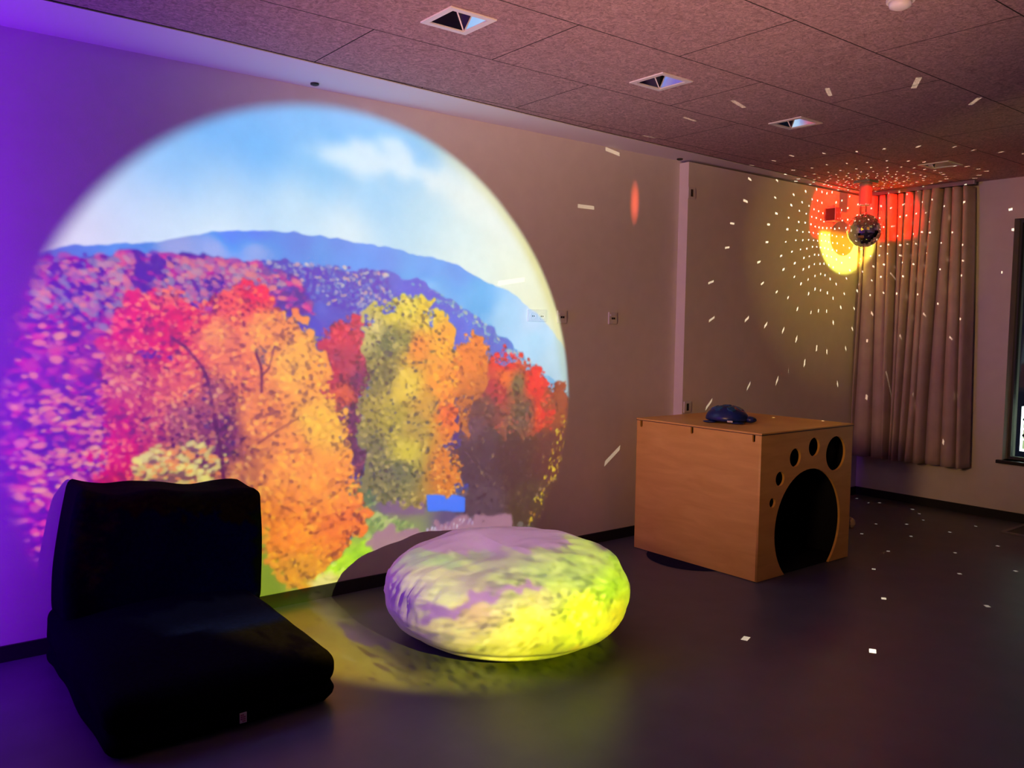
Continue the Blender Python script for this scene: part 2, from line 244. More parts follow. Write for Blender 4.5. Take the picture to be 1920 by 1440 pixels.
PX, PY, PZ = 1.35, 5.2, 1.65             # the projector stands behind the camera, facing the left wall squarely
def make_projector():
    img, X, Z, nz = paint_slide()
    lam = lin(img)
    amb = AMB_BASE * (1 + .55 * np.clip((Z - 1.2) / 1.2, 0, 1))[..., None] + AMB_PURPLE * np.exp(-np.maximum(X - .2, 0) / .55)[..., None]
    g = np.maximum(lam - amb, .0)
    dx, dz = X - 2.135, Z - 1.04
    r = np.hypot(dx, dz); th = np.degrees(np.arctan2(dz, dx))
    rim = np.interp(th, [-180, -114, -109, -102, -96, -87, -77, -67.6, -58.6, -52.6, -30, -12, 0, 45, 90, 135, 180],
                        [1.655, 1.50, 1.57, 1.615, 1.665, 1.745, 1.85, 1.98, 2.10, 2.15, 1.72, 1.69, 1.69, 1.65, 1.66, 1.66, 1.655])
    rim = np.where((th < -20) & (Z > 0), 1.665, rim)
    soft = np.interp(th, [-180, -120, -60, -20, 20, 60, 90, 140, 180], [.10, .12, .16, .05, .035, .05, .09, .11, .10])
    m = np.clip((rim - r) / soft, 0, 1); m = m * m * (3 - 2 * m)
    g = g * m[..., None]
    edge = np.exp(-((rim - r - .04) / .045) ** 2)[..., None] * np.clip((Z - .1) / .3, 0, 1)[..., None]
    warm = np.clip(1 - np.abs(th - 35) / 60, 0, 1)[..., None]
    g = g * (1 - edge * warm * np.array([.12, .2, .55]))
    low = np.clip((.05 - Z) / .1, 0, 1)[..., None]            # slide brightened where it lands on the floor, dimmed over the cushion
    g = g * (1 + low * 3.4 * np.maximum(np.clip((2.05 - X) / .15, 0, 1), .6 * np.clip((2.7 - X) / .5, 0, 1) * np.clip((-.44 - Z) / .10, 0, 1))[..., None])
    g = g * (1 - .18 * low * np.clip((X - 1.95) / .1, 0, 1)[..., None])
    u, v = (X - PX) / PY, (Z - PZ) / PY
    g = g * ((1 + u * u + v * v) ** 1.5)[..., None]
    buf = np.ones((SN, SN, 4), np.float32); buf[..., :3] = g
    im = bpy.data.images.new('slide', SN, SN, float_buffer=True, alpha=False)
    im.colorspace_settings.name = 'Non-Color'; im.pixels.foreach_set(buf.ravel()); im.update()
    o = lamp('projector_beam', 'SPOT', (PX, -PY, PZ), PROJ_W, (1, 1, 1), size=math.radians(74), radius=.008)
    o.rotation_euler = (PI / 2, 0, 0)
    k = LN(o); a, b = k.uv()
    U = k.math('ADD', k.math('MULTIPLY', a, PY / SW), (PX - SX0) / SW); V = k.math('ADD', k.math('MULTIPLY', b, PY / SW), (PZ - SZ0) / SW)
    cx = k.n.new('ShaderNodeCombineXYZ'); k.l.new(U, cx.inputs[0]); k.l.new(V, cx.inputs[1])
    t = k.n.new('ShaderNodeTexImage'); t.image = im; t.extension = 'CLIP'; t.interpolation = 'Cubic'
    k.l.new(cx.outputs[0], t.inputs[0]); k.l.new(t.outputs[0], k.e.inputs[0])
AMB_BASE = np.array([.175, .082, .080]); AMB_PURPLE = np.array([.10, .0, .40])
PROJ_W = 1590.
make_projector()

# violet light column just past the left edge of the picture
def area(name, loc, rot, sx, sy, energy, color):
    o = lamp(name, 'AREA', loc, energy, color); o.rotation_euler = rot
    o.data.shape = 'RECTANGLE'; o.data.size = sx; o.data.size_y = sy
    return o
area('violet_column_light', (-.50, -.42, 1.3), (PI / 2, 0, math.radians(-40)), .2, 2.4, 44, (.22, .0, 1.0))

# red and yellow pin spots under the ceiling, aimed at the mirror ball
BALL = Vector((6.648, -.457, 2.34)); BR = .137
def pin(name, loc, target, rad, energy, color, cut=None, soft=.12, radius=.02, narrow=1.0):
    dist = (Vector(target) - Vector(loc)).length
    o = lamp(name, 'SPOT', loc, energy, color, target, 2 * math.atan(rad * 1.3 / dist), radius)
    k = LN(o); a, b = k.uv(); a = k.math('MULTIPLY', a, narrow)
    rr = k.math('MULTIPLY', k.math('POWER', k.math('ADD', k.math('MULTIPLY', a, a), k.math('MULTIPLY', b, b)), .5), dist / rad)
    m = k.math('MULTIPLY', k.math('SUBTRACT', 1.0, rr), 1 / soft, clamp=True)
    for sign, off in cut or ():          # beam cut at the colour wheel split, and trimmed off the ceiling
        v = k.math('MULTIPLY', k.math('SUBTRACT', b, off / dist), sign * dist / .04, clamp=True)
        m = k.math('MULTIPLY', m, v)
    k.l.new(m, k.e.inputs[1])
pin('yellow_pin_spot', (3.86, -3.92, 2.48), (6.94, -.10, 2.31), .30, 3800, (.95, 1.0, .10), cut=[(-1, .05)])
pin('red_pin_spot', (3.90, -3.90, 2.48), (6.95, -.20, 2.46), .50, 6500, (1.0, .0, .0), cut=[(1, -.17), (-1, .27)])
pin('orange_shadow_fill', (1.2, -2.6, 2.70), (7.0, -.10, 2.29), .19, 8500, (1.0, .27, .0), cut=[(-1, .09)], radius=.03)  # added fill, puts orange into the ball's shadow
pin('yellow_spill', (3.86, -3.92, 2.48), (6.80, -.10, 2.15), 1.25, 220, (1.0, .72, .10), soft=1.0)
pin('added_red_streak', (6.30, -.75, 2.40), (4.405, 0, 2.39), .17, 420, (1.0, .10, .04), soft=.7, radius=.003, narrow=9.0)  # added lamp beside the ball, only for the red streak on the wall

# added lamp in the ball; its light through facet holes stands in for reflections
def dot_helper():
    o = lamp('dot_helper_light', 'POINT', BALL, DOT_W, (1.0, .80, .55), radius=0.0)
    k = LN(o); fo = k.n.new('ShaderNodeLightFalloff'); fo.inputs[0].default_value = 1.0
    k.l.new(k.math('ADD', k.math('MULTIPLY', fo.outputs['Linear'], .036), k.math('MULTIPLY', fo.outputs['Constant'], .040)), k.e.inputs[1])
DOT_W = 1800.
dot_helper()
# added warm fill lights out of view: one washing the ceiling, one lighting the far corner
o = lamp('warm_ceiling_fill', 'SPOT', (1.2, -3.6, .35), 300, (1.0, .52, .40), (2.3, -2.1, H), math.radians(68), .3); o.data.spot_blend = 1.0
o = lamp('warm_corner_fill', 'SPOT', (-2.35, -3.3, 2.3), 580, (1.0, .50, .18), (5.4, -.25, 2.05), math.radians(42), .45); o.data.spot_blend = 1.0

# ------------------------------------------------------------------ materials
def mat(name, color, rough=.6, metal=0., spec=.5):
    m = bpy.data.materials.new(name); m.use_nodes = True; b = m.node_tree.nodes['Principled BSDF']
    b.inputs['Base Color'].default_value = (*color, 1); b.inputs['Roughness'].default_value = rough
    b.inputs['Metallic'].default_value = metal; b.inputs['Specular IOR Level'].default_value = spec
    return m
def nodes(m): return m.node_tree.nodes, m.node_tree.links, m.node_tree.nodes['Principled BSDF']
def mottled(name, c1, c2, scale, rough=.6, bump=0., stretch=(1, 1, 1), detail=4, distort=0., spec=.5, bscale=None):
    m = mat(name, c1, rough, spec=spec); n, l, b = nodes(m)
    tc = n.new('ShaderNodeTexCoord'); mp = n.new('ShaderNodeMapping'); mp.inputs['Scale'].default_value = stretch
    l.new(tc.outputs['Object'], mp.inputs[0])
    t = n.new('ShaderNodeTexNoise'); t.inputs['Scale'].default_value = scale; t.inputs['Detail'].default_value = detail; t.inputs['Distortion'].default_value = distort
    l.new(mp.outputs[0], t.inputs['Vector'])
    r = n.new('ShaderNodeValToRGB'); r.color_ramp.elements[0].color = (*c1, 1); r.color_ramp.elements[1].color = (*c2, 1)
    r.color_ramp.elements[0].position = .3; r.color_ramp.elements[1].position = .7
    l.new(t.outputs['Fac'], r.inputs[0]); l.new(r.outputs[0], b.inputs['Base Color'])
    if bump:
        t2 = t
        if bscale:
            t2 = n.new('ShaderNodeTexNoise'); t2.inputs['Scale'].default_value = bscale; t2.inputs['Detail'].default_value = 6; l.new(mp.outputs[0], t2.inputs['Vector'])
        bp = n.new('ShaderNodeBump'); bp.inputs['Strength'].default_value = bump; bp.inputs['Distance'].default_value = .005
        l.new(t2.outputs['Fac'], bp.inputs['Height']); l.new(bp.outputs[0], b.inputs['Normal'])
    return m
def ceiling_mat():
    m = mottled('wood_wool', (.50, .32, .31), (.95, .68, .66), 30, .9, 0, detail=8, distort=2.2, spec=.1); n, l, b = nodes(m)
    tc = n.new('ShaderNodeTexCoord'); mp = n.new('ShaderNodeMapping'); mp.inputs['Location'].default_value = (.07, .975, 0)
    l.new(tc.outputs['Object'], mp.inputs[0])
    br = n.new('ShaderNodeTexBrick'); br.offset = .5; br.offset_frequency = 2; br.squash = 1
    for k, v in (('Scale', 1), ('Mortar Size', .0035), ('Mortar Smooth', .3), ('Brick Width', 1.24), ('Row Height', .6)): br.inputs[k].default_value = v
    l.new(mp.outputs[0], br.inputs['Vector'])
    mx = n.new('ShaderNodeMixRGB'); mx.blend_type = 'MIX'; mx.inputs[2].default_value = (.07, .06, .05, 1)
    src = b.inputs['Base Color'].links[0].from_socket
    t2 = n.new('ShaderNodeTexNoise'); t2.inputs['Scale'].default_value = 150; t2.inputs['Detail'].default_value = 4; t2.inputs['Distortion'].default_value = 3
    l.new(tc.outputs['Object'], t2.inputs['Vector'])
    ov = n.new('ShaderNodeMixRGB'); ov.blend_type = 'OVERLAY'; ov.inputs[0].default_value = .75
    l.new(src, ov.inputs[1]); l.new(t2.outputs['Fac'], ov.inputs[2])
    l.new(br.outputs['Fac'], mx.inputs[0]); l.new(ov.outputs[0], mx.inputs[1]); l.new(mx.outputs[0], b.inputs['Base Color'])
    bp = n.new('ShaderNodeBump'); bp.inputs['Strength'].default_value = .9; bp.inputs['Distance'].default_value = .012
    h = n.new('ShaderNodeMath'); h.operation = 'SUBTRACT'; l.new(t2.outputs['Fac'], h.inputs[0]); l.new(br.outputs['Fac'], h.inputs[1])
    l.new(h.outputs[0], bp.inputs['Height']); l.new(bp.outputs[0], b.inputs['Normal'])
    return m
M = dict(
    wall=mottled('wall_paint', (.76, .74, .71), (.80, .78, .75), 9, .75, .12, bscale=160, spec=.2),
    plaster=mat('ceiling_paint', (.88, .87, .86), .7, spec=.2),
    floor=mottled('linoleum', (.082, .086, .118), (.104, .108, .142), 5, .40, .05, bscale=300, spec=.4),
    base=mat('baseboard_black', (.012, .012, .018), .5),
    ceiling=ceiling_mat(),
    white=mat('white_enamel', (.82, .82, .82), .4), mirror=mat('reflector', (.93, .93, .94), .07, 1.0),
    dark=mat('lamp_black', (.01, .01, .012), .5), black=mat('black_plastic', (.012, .012, .015), .45),
    fabric=mottled('black_canvas', (.0010, .0010, .004), (.0022, .0022, .008), 60, 1.0, .25, bscale=420, spec=.03),
    cotton=mottled('pale_cotton', (.78, .74, .77), (.86, .83, .85), 6, .9, .2, bscale=380, spec=.1),
    curtain=mottled('mauve_curtain', (.44, .35, .345), (.53, .43, .42), 8, .9, .15, bscale=500, spec=.1),
    ply=mottled('birch_plywood', (.74, .41, .09), (.86, .52, .13), 3.2, .42, .0, stretch=(1, 1, 5), detail=6, distort=.6, spec=.3),
    edge=mat('plywood_edge', (.10, .055, .03), .6), inside=mat('interior_shade', (.010, .010, .016), .9, spec=.1),
    mat_blue=mottled('navy_felt', (.006, .006, .03), (.012, .012, .05), 90, .95, .2, spec=.1),
    blue=mottled('blue_plastic', (.004, .012, .11), (.006, .03, .17), 14, .3), teal=mat('teal_plastic', (.01, .08, .20), .25),
    plate=mat('socket_white', (.72, .71, .70), .35), port=mat('socket_dark', (.015, .012, .012), .5),
    steel=mat('grey_metal', (.35, .35, .33), .4, .8), frame=mat('window_grey', (.06, .065, .07), .5),
    tile=mat('mirror_glass', (.92, .92, .90), .03, 1.0), sill=mat('dark_sill', (.03, .03, .035), .25),
    tagw=mat('tag_white', (.55, .50, .55), .8), tagr=mat('tag_red', (.30, .06, .12), .8),
    trimgrey=mat('trim_grey', (.22, .22, .23), .5), cream=mat('beech_knob', (.45, .36, .25), .5),
)
def glass_mat():
    m = bpy.data.materials.new('pane_glass'); m.use_nodes = True; n = m.node_tree.nodes; l = m.node_tree.links; n.clear()
    o = n.new('ShaderNodeOutputMaterial'); mx = n.new('ShaderNodeMixShader'); tr = n.new('ShaderNodeBsdfTransparent'); gl = n.new('ShaderNodeBsdfGlossy')
    fr = n.new('ShaderNodeFresnel'); fr.inputs[0].default_value = 1.45; gl.inputs['Roughness'].default_value = .01; tr.inputs[0].default_value = (.9, .93, .92, 1)
    l.new(fr.outputs[0], mx.inputs[0]); l.new(tr.outputs[0], mx.inputs[1]); l.new(gl.outputs[0], mx.inputs[2]); l.new(mx.outputs[0], o.inputs[0])
    return m
M['glass'] = glass_mat()
def glow(name, color, s):
    m = bpy.data.materials.new(name); m.use_nodes = True; b = m.node_tree.nodes['Principled BSDF']
    b.inputs['Base Color'].default_value = (*color, 1); b.inputs['Emission Color'].default_value = (*color, 1); b.inputs['Emission Strength'].default_value = s
    return m
M['lit_white'] = glow('lit_white', (.85, 1.0, .95), 4.0); M['lit_green'] = glow('lit_green', (.36, .46, .22), 1.3)

# ------------------------------------------------------------------ builders
def link(name, me, material, parent=None, loc=None):
    o = bpy.data.objects.new(name, me); C.objects.link(o)
    if material is not None:
        me.materials.clear(); me.materials.append(material)
    if parent is not None: o.parent = parent
    if loc is not None: o.location = loc
    return o
def obj(name, bm, material, parent=None, loc=None, smooth=False):
    bmesh.ops.recalc_face_normals(bm, faces=bm.faces)
    me = bpy.data.meshes.new(name); bm.to_mesh(me); bm.free()
    if smooth:
        for p in me.polygons: p.use_smooth = True
    return link(name, me, material, parent, loc)
def box(bm, x0, x1, y0, y1, z0, z1, bevel=0.):
    r = bmesh.ops.create_cube(bm, size=1.0); vs_ = r['verts']
    for v in vs_: v.co = Vector((x0 + (v.co.x + .5) * (x1 - x0), y0 + (v.co.y + .5) * (y1 - y0), z0 + (v.co.z + .5) * (z1 - z0)))
    if bevel:
        es = {e for v in vs_ for e in v.link_edges}
        bmesh.ops.bevel(bm, geom=list(es), offset=bevel, segments=2, affect='EDGES', profile=.6)
    return bm
def boxes(*args, bevel=0.):
    bm = bmesh.new()
    for a in args: box(bm, *a, bevel=bevel)
    return bm
def lathe(prof, seg=32, axis='Z'):
    bm = bmesh.new(); rings = []
    for r, z in prof:
        rings.append([bm.verts.new((r * math.cos(2 * PI * k / seg), r * math.sin(2 * PI * k / seg), z)) for k in range(seg)])
    for a, b in zip(rings, rings[1:]):
        for k in range(seg): bm.faces.new((a[k], a[(k + 1) % seg], b[(k + 1) % seg], b[k]))
    for ring in (rings[0], rings[-1]):
        bm.faces.new(ring)
    bmesh.ops.remove_doubles(bm, verts=bm.verts, dist=1e-6)
    rot = {'X': Matrix.Rotation(PI / 2, 3, 'Y'), 'Y': Matrix.Rotation(PI / 2, 3, 'X')}.get(axis)
    if rot: bmesh.ops.rotate(bm, verts=bm.verts, matrix=rot)
    return bm
def sheet(outer, holes, t):
    """board cut from a flat outline (list of 2-D points) with holes, t thick: mesh in its own XY plane"""
    cu = bpy.data.curves.new('cut', 'CURVE'); cu.dimensions = '2D'; cu.fill_mode = 'BOTH'; cu.extrude = t / 2
    for pts in [outer] + holes:
        s = cu.splines.new('POLY'); s.points.add(len(pts) - 1); s.use_cyclic_u = True
        for p, q in zip(s.points, pts): p.co = (q[0], q[1], 0, 1)
    o = bpy.data.objects.new('cut', cu); C.objects.link(o)
    me = bpy.data.meshes.new_from_object(o.evaluated_get(bpy.context.evaluated_depsgraph_get()))
    bpy.data.objects.remove(o); bpy.data.curves.remove(cu)
    return me
def place(me, M3, loc):
    me.transform(Matrix.Translation(Vector(loc)) @ M3.to_4x4()); me.update(); return me
def thing(name, label, cat, loc=(0, 0, 0), rz=0., group=None):
    o = bpy.data.objects.new(name, None); C.objects.link(o); o.empty_display_size = .1
    o.location = loc; o.rotation_euler = (0, 0, rz)
    return tag(o, label, cat, group)
def tag(o, label, cat, group=None):
    o['label'] = label; o['category'] = cat
    if group: o['group'] = group
    return o
def struct(o, label=None):
    o['kind'] = 'structure'
    if label: o['label'] = label
    return o
def part(o, label): o['label'] = label; return o

# ------------------------------------------------------------------ room shell
X0, Y1 = -2.6, -6.6
STEP_X, STEP = 4.872, .085
struct(obj('floor', boxes((X0, L + .25, Y1, .2, -.1, 0)), M['floor']))
struct(obj('wall_left', boxes((X0 - .2, L + .25, 0, .2, -.1, H + .2), (STEP_X, L, -STEP, 0, 0, H - .022)), M['wall']))
struct(obj('wall_rear', boxes((X0 - .2, X0, Y1, 0, -.1, H + .2)), M['wall']))
struct(obj('wall_right', boxes((X0 - .2, L + .25, Y1 - .2, Y1, -.1, H + .2)), M['wall']))
WY0, WY1, WZ0, WZ1 = -3.05, -1.335, .485, 2.42
struct(obj('wall_back', boxes((L, L + .25, WY1, 0, -.1, H + .2), (L, L + .25, Y1, WY0, -.1, H + .2),
                              (L, L + .25, WY0, WY1, -.1, WZ0), (L, L + .25, WY0, WY1, WZ1, H + .2)), M['wall']))
struct(obj('baseboard_left', boxes((X0, STEP_X, -.012, 0, 0, .072), (STEP_X - .012, STEP_X, -STEP - .012, -.012, 0, .072), (STEP_X, L, -STEP - .012, -STEP, 0, .072)), M['base']))
struct(obj('baseboard_back', boxes((L - .012, L, Y1, -STEP - .012, 0, .072)), M['base']))

LIGHTS = [(2.002, -1.294), (3.262, -1.257), (4.505, -1.207), (6.40, -1.176)]
def ceiling():
    hs = .088
    xs = sorted({X0, L + .25, *[x + s for x, _ in LIGHTS for s in (-hs, hs)]})
    ys = sorted({Y1, .2, *[y + s for _, y in LIGHTS for s in (-hs, hs)]})
    bm = bmesh.new(); V = {}
    def v(x, y): return V.setdefault((x, y), bm.verts.new((x, y, H)))
    for xa, xb in zip(xs, xs[1:]):
        for ya, yb in zip(ys, ys[1:]):
            mx, my = (xa + xb) / 2, (ya + yb) / 2
            if any(abs(mx - x) < hs and abs(my - y) < hs for x, y in LIGHTS): continue
            bm.faces.new((v(xa, ya), v(xb, ya), v(xb, yb), v(xa, yb)))
    r = bmesh.ops.extrude_face_region(bm, geom=bm.faces[:])
    for q in r['geom']:
        if isinstance(q, bmesh.types.BMVert): q.co.z += .2
    return bm
struct(obj('ceiling', ceiling(), M['ceiling']))
def frieze():                             # smooth plaster strip between the panels and the left wall
    bm = bmesh.new(); e = [(X0, -.50), (.6, -.44), (1.2, -.43), (2.4, -.355), (3.6, -.285), (5.2, -.232), (L, -.15)]
    a = [bm.verts.new((x, y, H - .006)) for x, y in e]; b = [bm.verts.new((x, 0, H - .006)) for x, _ in e]
    for k in range(len(e) - 1): bm.faces.new((a[k], a[k + 1], b[k + 1], b[k]))
    r = bmesh.ops.extrude_face_region(bm, geom=bm.faces[:])
    for q in r['geom']:
        if isinstance(q, bmesh.types.BMVert): q.co.z += .006
    return bm
struct(obj('trim_1', frieze(), M['plaster']), 'white plaster strip along the ceiling above the left wall')
def gap():                                # thin dark joint between the plaster and the panels
    bm = bmesh.new(); e = [(X0, -.50), (.6, -.44), (1.2, -.43), (2.4, -.355), (3.6, -.285), (5.2, -.232), (L, -.15)]
    a = [bm.verts.new((x, y - .006, H - .002)) for x, y in e]; b = [bm.verts.new((x, y, H - .002)) for x, y in e]
    for k in range(len(e) - 1): bm.faces.new((a[k], a[k + 1], b[k + 1], b[k]))
    r = bmesh.ops.extrude_face_region(bm, geom=bm.faces[:])
    for q in r['geom']:
        if isinstance(q, bmesh.types.BMVert): q.co.z += .002
    return bm
struct(obj('trim_2', gap(), M['dark']))

def window():
    w_ = thing('window_1', 'x', 'window'); del w_['label']; del w_['category']; struct(w_, 'tall dark window at the right end of the back wall')
    x0, x1, t = L + .10, L + .15, .022
    fr = obj('frame', boxes((x0, x1, WY1 - t, WY1, WZ0, WZ1), (x0, x1, WY0, WY0 + t, WZ0, WZ1), (x0, x1, WY0 + t, WY1 - t, WZ0, WZ0 + t), (x0, x1, WY0 + t, WY1 - t, WZ1 - t, WZ1)), M['frame'], w_)
    obj('pane', boxes((L + .12, L + .126, WY0 + t, WY1 - t, WZ0 + t, WZ1 - t)), M['glass'], w_)
    obj('sill', boxes((L - .035, L + .10, WY0 - .03, WY1 + .035, WZ0 - .028, WZ0), bevel=.004), M['sill'], w_)
window()
t = thing('lit_display_board', 'bright white and green backlit board outside the dark window', 'board', (L + .75, -1.75, 0))
obj('panel', boxes((0, .05, -.75, .57, .478, .871)), M['lit_white'], t)
for k in range(4):
    z = .50 + k * .092
    part(obj('strip', boxes((-.012, 0, -.72, .545, z, z + .075)), M['lit_green'], t), 'pale green strip')
for k in range(2):
    for j in range(3):
        obj('dot', lathe([(.0, 0), (.014, 0), (.014, .008), (0, .008)], 12, 'X'), M['dark'], t, (-.022, .535 - .3 * j, .62 + .14 * k))

# ------------------------------------------------------------------ ceiling downlights
def downlight(first):
    t = thing('recessed_downlight', 'x', 'ceiling light', (0, 0, H), 0, 'square recessed downlights in the panel ceiling')
    bm = bmesh.new(); o_, i_ = .112, .086                           # flat square frame
    box(bm, -o_, o_, -o_, -i_, -.006, 0); box(bm, -o_, o_, i_, o_, -.006, 0); box(bm, -o_, -i_, -i_, i_, -.006, 0); box(bm, i_, o_, -i_, i_, -.006, 0)
    obj('frame', bm, M['white'], t)
    bm = bmesh.new(); b, s, d = .0855, .026, .098                     # four sloping mirror sides
    lo = [bm.verts.new((x * b, y * b, 0)) for x, y in ((-1, -1), (1, -1), (1, 1), (-1, 1))]
    hi = [bm.verts.new((x * s, y * s, d)) for x, y in ((-1, -1), (1, -1), (1, 1), (-1, 1))]
    for k in range(4): bm.faces.new((lo[k], lo[(k + 1) % 4], hi[(k + 1) % 4], hi[k]))
    r = obj('reflector', bm, M['mirror'], t); md = r.modifiers.new('s', 'SOLIDIFY'); md.thickness = .002; md.offset = 1
    obj('lamp_socket', boxes((-.03, .03, -.03, .03, .097, .14), (-.012, .012, -.012, .012, .06, .097)), M['dark'], t)
    return t
DL = ['recessed downlight nearest the camera, white frame with black left half', 'recessed downlight second from the camera above the pale picture edge',
      'recessed downlight third from the camera, white with a thin dark wedge', 'recessed downlight farthest away, mostly dark, near the mirror ball']
def copy_tree(o, parent=None):
    c = o.copy(); C.objects.link(c); c.parent = parent
    for ch in o.children: copy_tree(ch, c)
    return c
d0 = downlight(True)
for k, (x, y) in enumerate(LIGHTS):
    o = d0 if k == 0 else copy_tree(d0)
    o.location = (x, y, H); o['label'] = DL[k]
t = thing('smoke_detector', 'small white round smoke detector on the ceiling at the top edge', 'smoke detector', (3.135, -2.555, H))
obj('base', lathe([(0, 0), (.05, 0), (.05, -.012), (0, -.012)], 28), M['white'], t); obj('dome', lathe([(.042, -.012), (.038, -.03), (.02, -.038), (0, -.039)], 28), M['white'], t, smooth=True)
for (x, y), lb in (((1.937, -.085), 'small black ceiling plug above the top of the projected picture'), ((4.80, -.06), 'small black ceiling plug above the edge of the thicker wall')):
    tag(obj('ceiling_plug', lathe([(0, 0), (.022, 0), (.022, -.008), (.012, -.012), (0, -.012)], 20), M['black'], loc=(x, y, H - .006)), lb, 'plug', 'black ceiling plugs')

# ------------------------------------------------------------------ sockets on the left wall
def plate(t, x0, x1, z0, z1, y):
    obj('plate', boxes((x0, x1, y - .010, y, z0, z1), bevel=.003), M['plate'], t)
def round_socket(t, x, z, y):
    obj('outlet_ring', lathe([(.0, 0), (.026, 0), (.026, .004), (.019, .004), (.018, .001), (0, .001)], 28, 'Y'), M['plate'], t, (x, y - .010, z))
    bm = bmesh.new()
    for s in (-1, 1): box(bm, s * .007 - .0025, s * .007 + .0025, -.0025, .0, -.0035, .0035)
    obj('contact_hole', bm, M['port'], t, (x, y - .011, z))
t = thing('double_socket', 'white double power socket in the right edge of the projected picture', 'socket', (3.52, 0, 1.578))
plate(t, -.078, .078, -.04, .04, 0)
for s in (-1, 1): round_socket(t, s * .037, -.004, 0)
def data_socket(x, z, y, label, w=.04):
    t = thing('data_socket', label, 'socket', (x, y, z), 0, 'small wall sockets on the left wall')
    plate(t, -w, w, -.042, .042, 0)
    obj('cover_flap', boxes((-w * .7, w * .7, -.014, -.009, .014, .026)), M['plate'], t)
    for s in (-1, 1): obj('port', boxes((s * .009 - .0065, s * .009 + .0065, -.0125, -.009, -.009, .004)), M['port'], t)
data_socket(3.735, 1.574, 0, 'data socket with two black ports on the rim of the projected picture')
data_socket(4.207, 1.574, 0, 'data socket with two black ports on the plain wall between picture and corner')
def single(x, z, label, cat, name):
    t = thing(name, label, cat, (x, -STEP, z)); plate(t, -.04, .04, -.042, .042, 0)
    obj('rocker', boxes((-.014, .006, -.014, -.009, -.026, .026)), M['port'], t)
single(4.905, 2.50, 'small wall switch high on the thicker wall beside its top edge', 'switch', 'wall_switch')
single(4.925, .925, 'small wall socket just above the box top behind the turtle', 'socket', 'wall_socket')

# ------------------------------------------------------------------ speaker in the corner
t = thing('wall_speaker', 'small dark box loudspeaker on the wall left of the mirror ball', 'speaker', (6.69, -STEP, 2.50))
obj('cabinet', boxes((-.045, .045, -.11, -.015, -.055, .06), bevel=.005), M['steel'], t)
obj('grille', boxes((-.050, -.045, -.105, -.022, -.048, .052)), M['dark'], t)
obj('bracket', boxes((-.012, .012, -.02, 0, -.04, .04), (-.006, .006, -.07, -.04, .06, .085)), M['steel'], t)

# ------------------------------------------------------------------ mirror ball and its motor
def mirror_ball():
    t = thing('mirror_ball', 'round mirror ball of small square facets hanging in front of the curtain', 'mirror ball', (BALL.x, BALL.y, BALL.z - BR))
    rows = 21; rng = random.Random(3)
    def reach(d):                        # distance from the ball to the room along d
        best = 9.
        for ax, val in ((0, L - .15), (1, -STEP), (2, H), (2, 0), (0, 0), (1, -6)):
            if d[ax]:
                k = (val - BALL[ax]) / d[ax]
                if k > 0: best = min(best, k)
        return best
    bm = bmesh.new()
    for i in range(1, rows - 1):
        la, lb = PI * (i / rows - .5), PI * ((i + 1) / rows - .5); lm = (la + lb) / 2; ov = .018
        n = max(14, int(2 * rows * math.cos(lm))); off = rng.random() * 6
        for k in range(n):
            a0, a1 = 2 * PI * (k + off - .03) / n, 2 * PI * (k + 1.03 + off) / n; am = (a0 + a1) / 2
            c = Vector((math.cos(am) * math.cos(lm), math.sin(am) * math.cos(lm), math.sin(lm)))
            q = [Vector((math.cos(a) * math.cos(l_), math.sin(a) * math.cos(l_), math.sin(l_))) * BR for a, l_ in ((a0, la - ov), (a1, la - ov), (a1, lb + ov), (a0, lb + ov))]
            ctr = sum(q, Vector()) / 4
            e1 = (q[1] - q[0]).normalized(); e2 = (q[3] - q[0]).normalized()
            dist = reach(c); hw = (.011 + .0046 * dist) / dist * BR * .5 * rng.uniform(.8, 1.1)
            hw = min(hw, .0048); hit = BALL + c * dist
            if dist > 5.2 or (hit.x > L - .2 and hit.y < -1.16) or (hit - Vector((2.493, -1.026, .2))).length < .95: hw = 1e-5  # holes are added to the facets only where dots should land
            jit = Vector((rng.uniform(-1, 1), rng.uniform(-1, 1), 0)) * .0022
            h = [ctr + e1 * sx * hw + e2 * sy * hw + e1 * jit.x + e2 * jit.y for sx, sy in ((-1, -1), (1, -1), (1, 1), (-1, 1))]
            tilt = Vector((rng.uniform(-1, 1), rng.uniform(-1, 1), rng.uniform(-1, 1))) * .0010
            qv = [bm.verts.new(p + (tilt if j in (0, 1) else -tilt)) for j, p in enumerate(q)]; hv = [bm.verts.new(p) for p in h]
            for j in range(4): bm.faces.new((qv[j], qv[(j + 1) % 4], hv[(j + 1) % 4], hv[j]))
    for s in (-1, 1):                    # closed pole caps
        l_ = PI * (.5 - 1.12 / rows); ring = [bm.verts.new((BR * math.cos(2 * PI * k / 24) * math.cos(l_), BR * math.sin(2 * PI * k / 24) * math.cos(l_), s * BR * math.sin(l_))) for k in range(24)]
        bm.faces.new(ring)
    o = obj('mirror_facets', bm, M['tile'], t, (0, 0, BR))
    obj('top_cap', lathe([(0, 0), (.022, 0), (.022, .012), (.008, .018), (0, .018)], 20), M['steel'], t, (0, 0, 2 * BR - .003))
    obj('hanging_cord', lathe([(0, 0), (.003, 0), (.003, .06), (0, .06)], 10), M['steel'], t, (0, 0, 2 * BR + .012))
mirror_ball()
zt = BALL.z + BR + .069
t = thing('ball_motor', 'motor housing on the ceiling that holds the mirror ball', 'motor', (BALL.x, BALL.y, zt))
obj('housing', lathe([(0, 0), (.045, 0), (.05, .01), (.05, H - zt - .02), (0, H - zt - .02)], 28), M['trimgrey'], t)
obj('mounting_plate', boxes((-.07, .07, -.07, .07, H - zt - .02, H - zt), bevel=.003), M['trimgrey'], t)

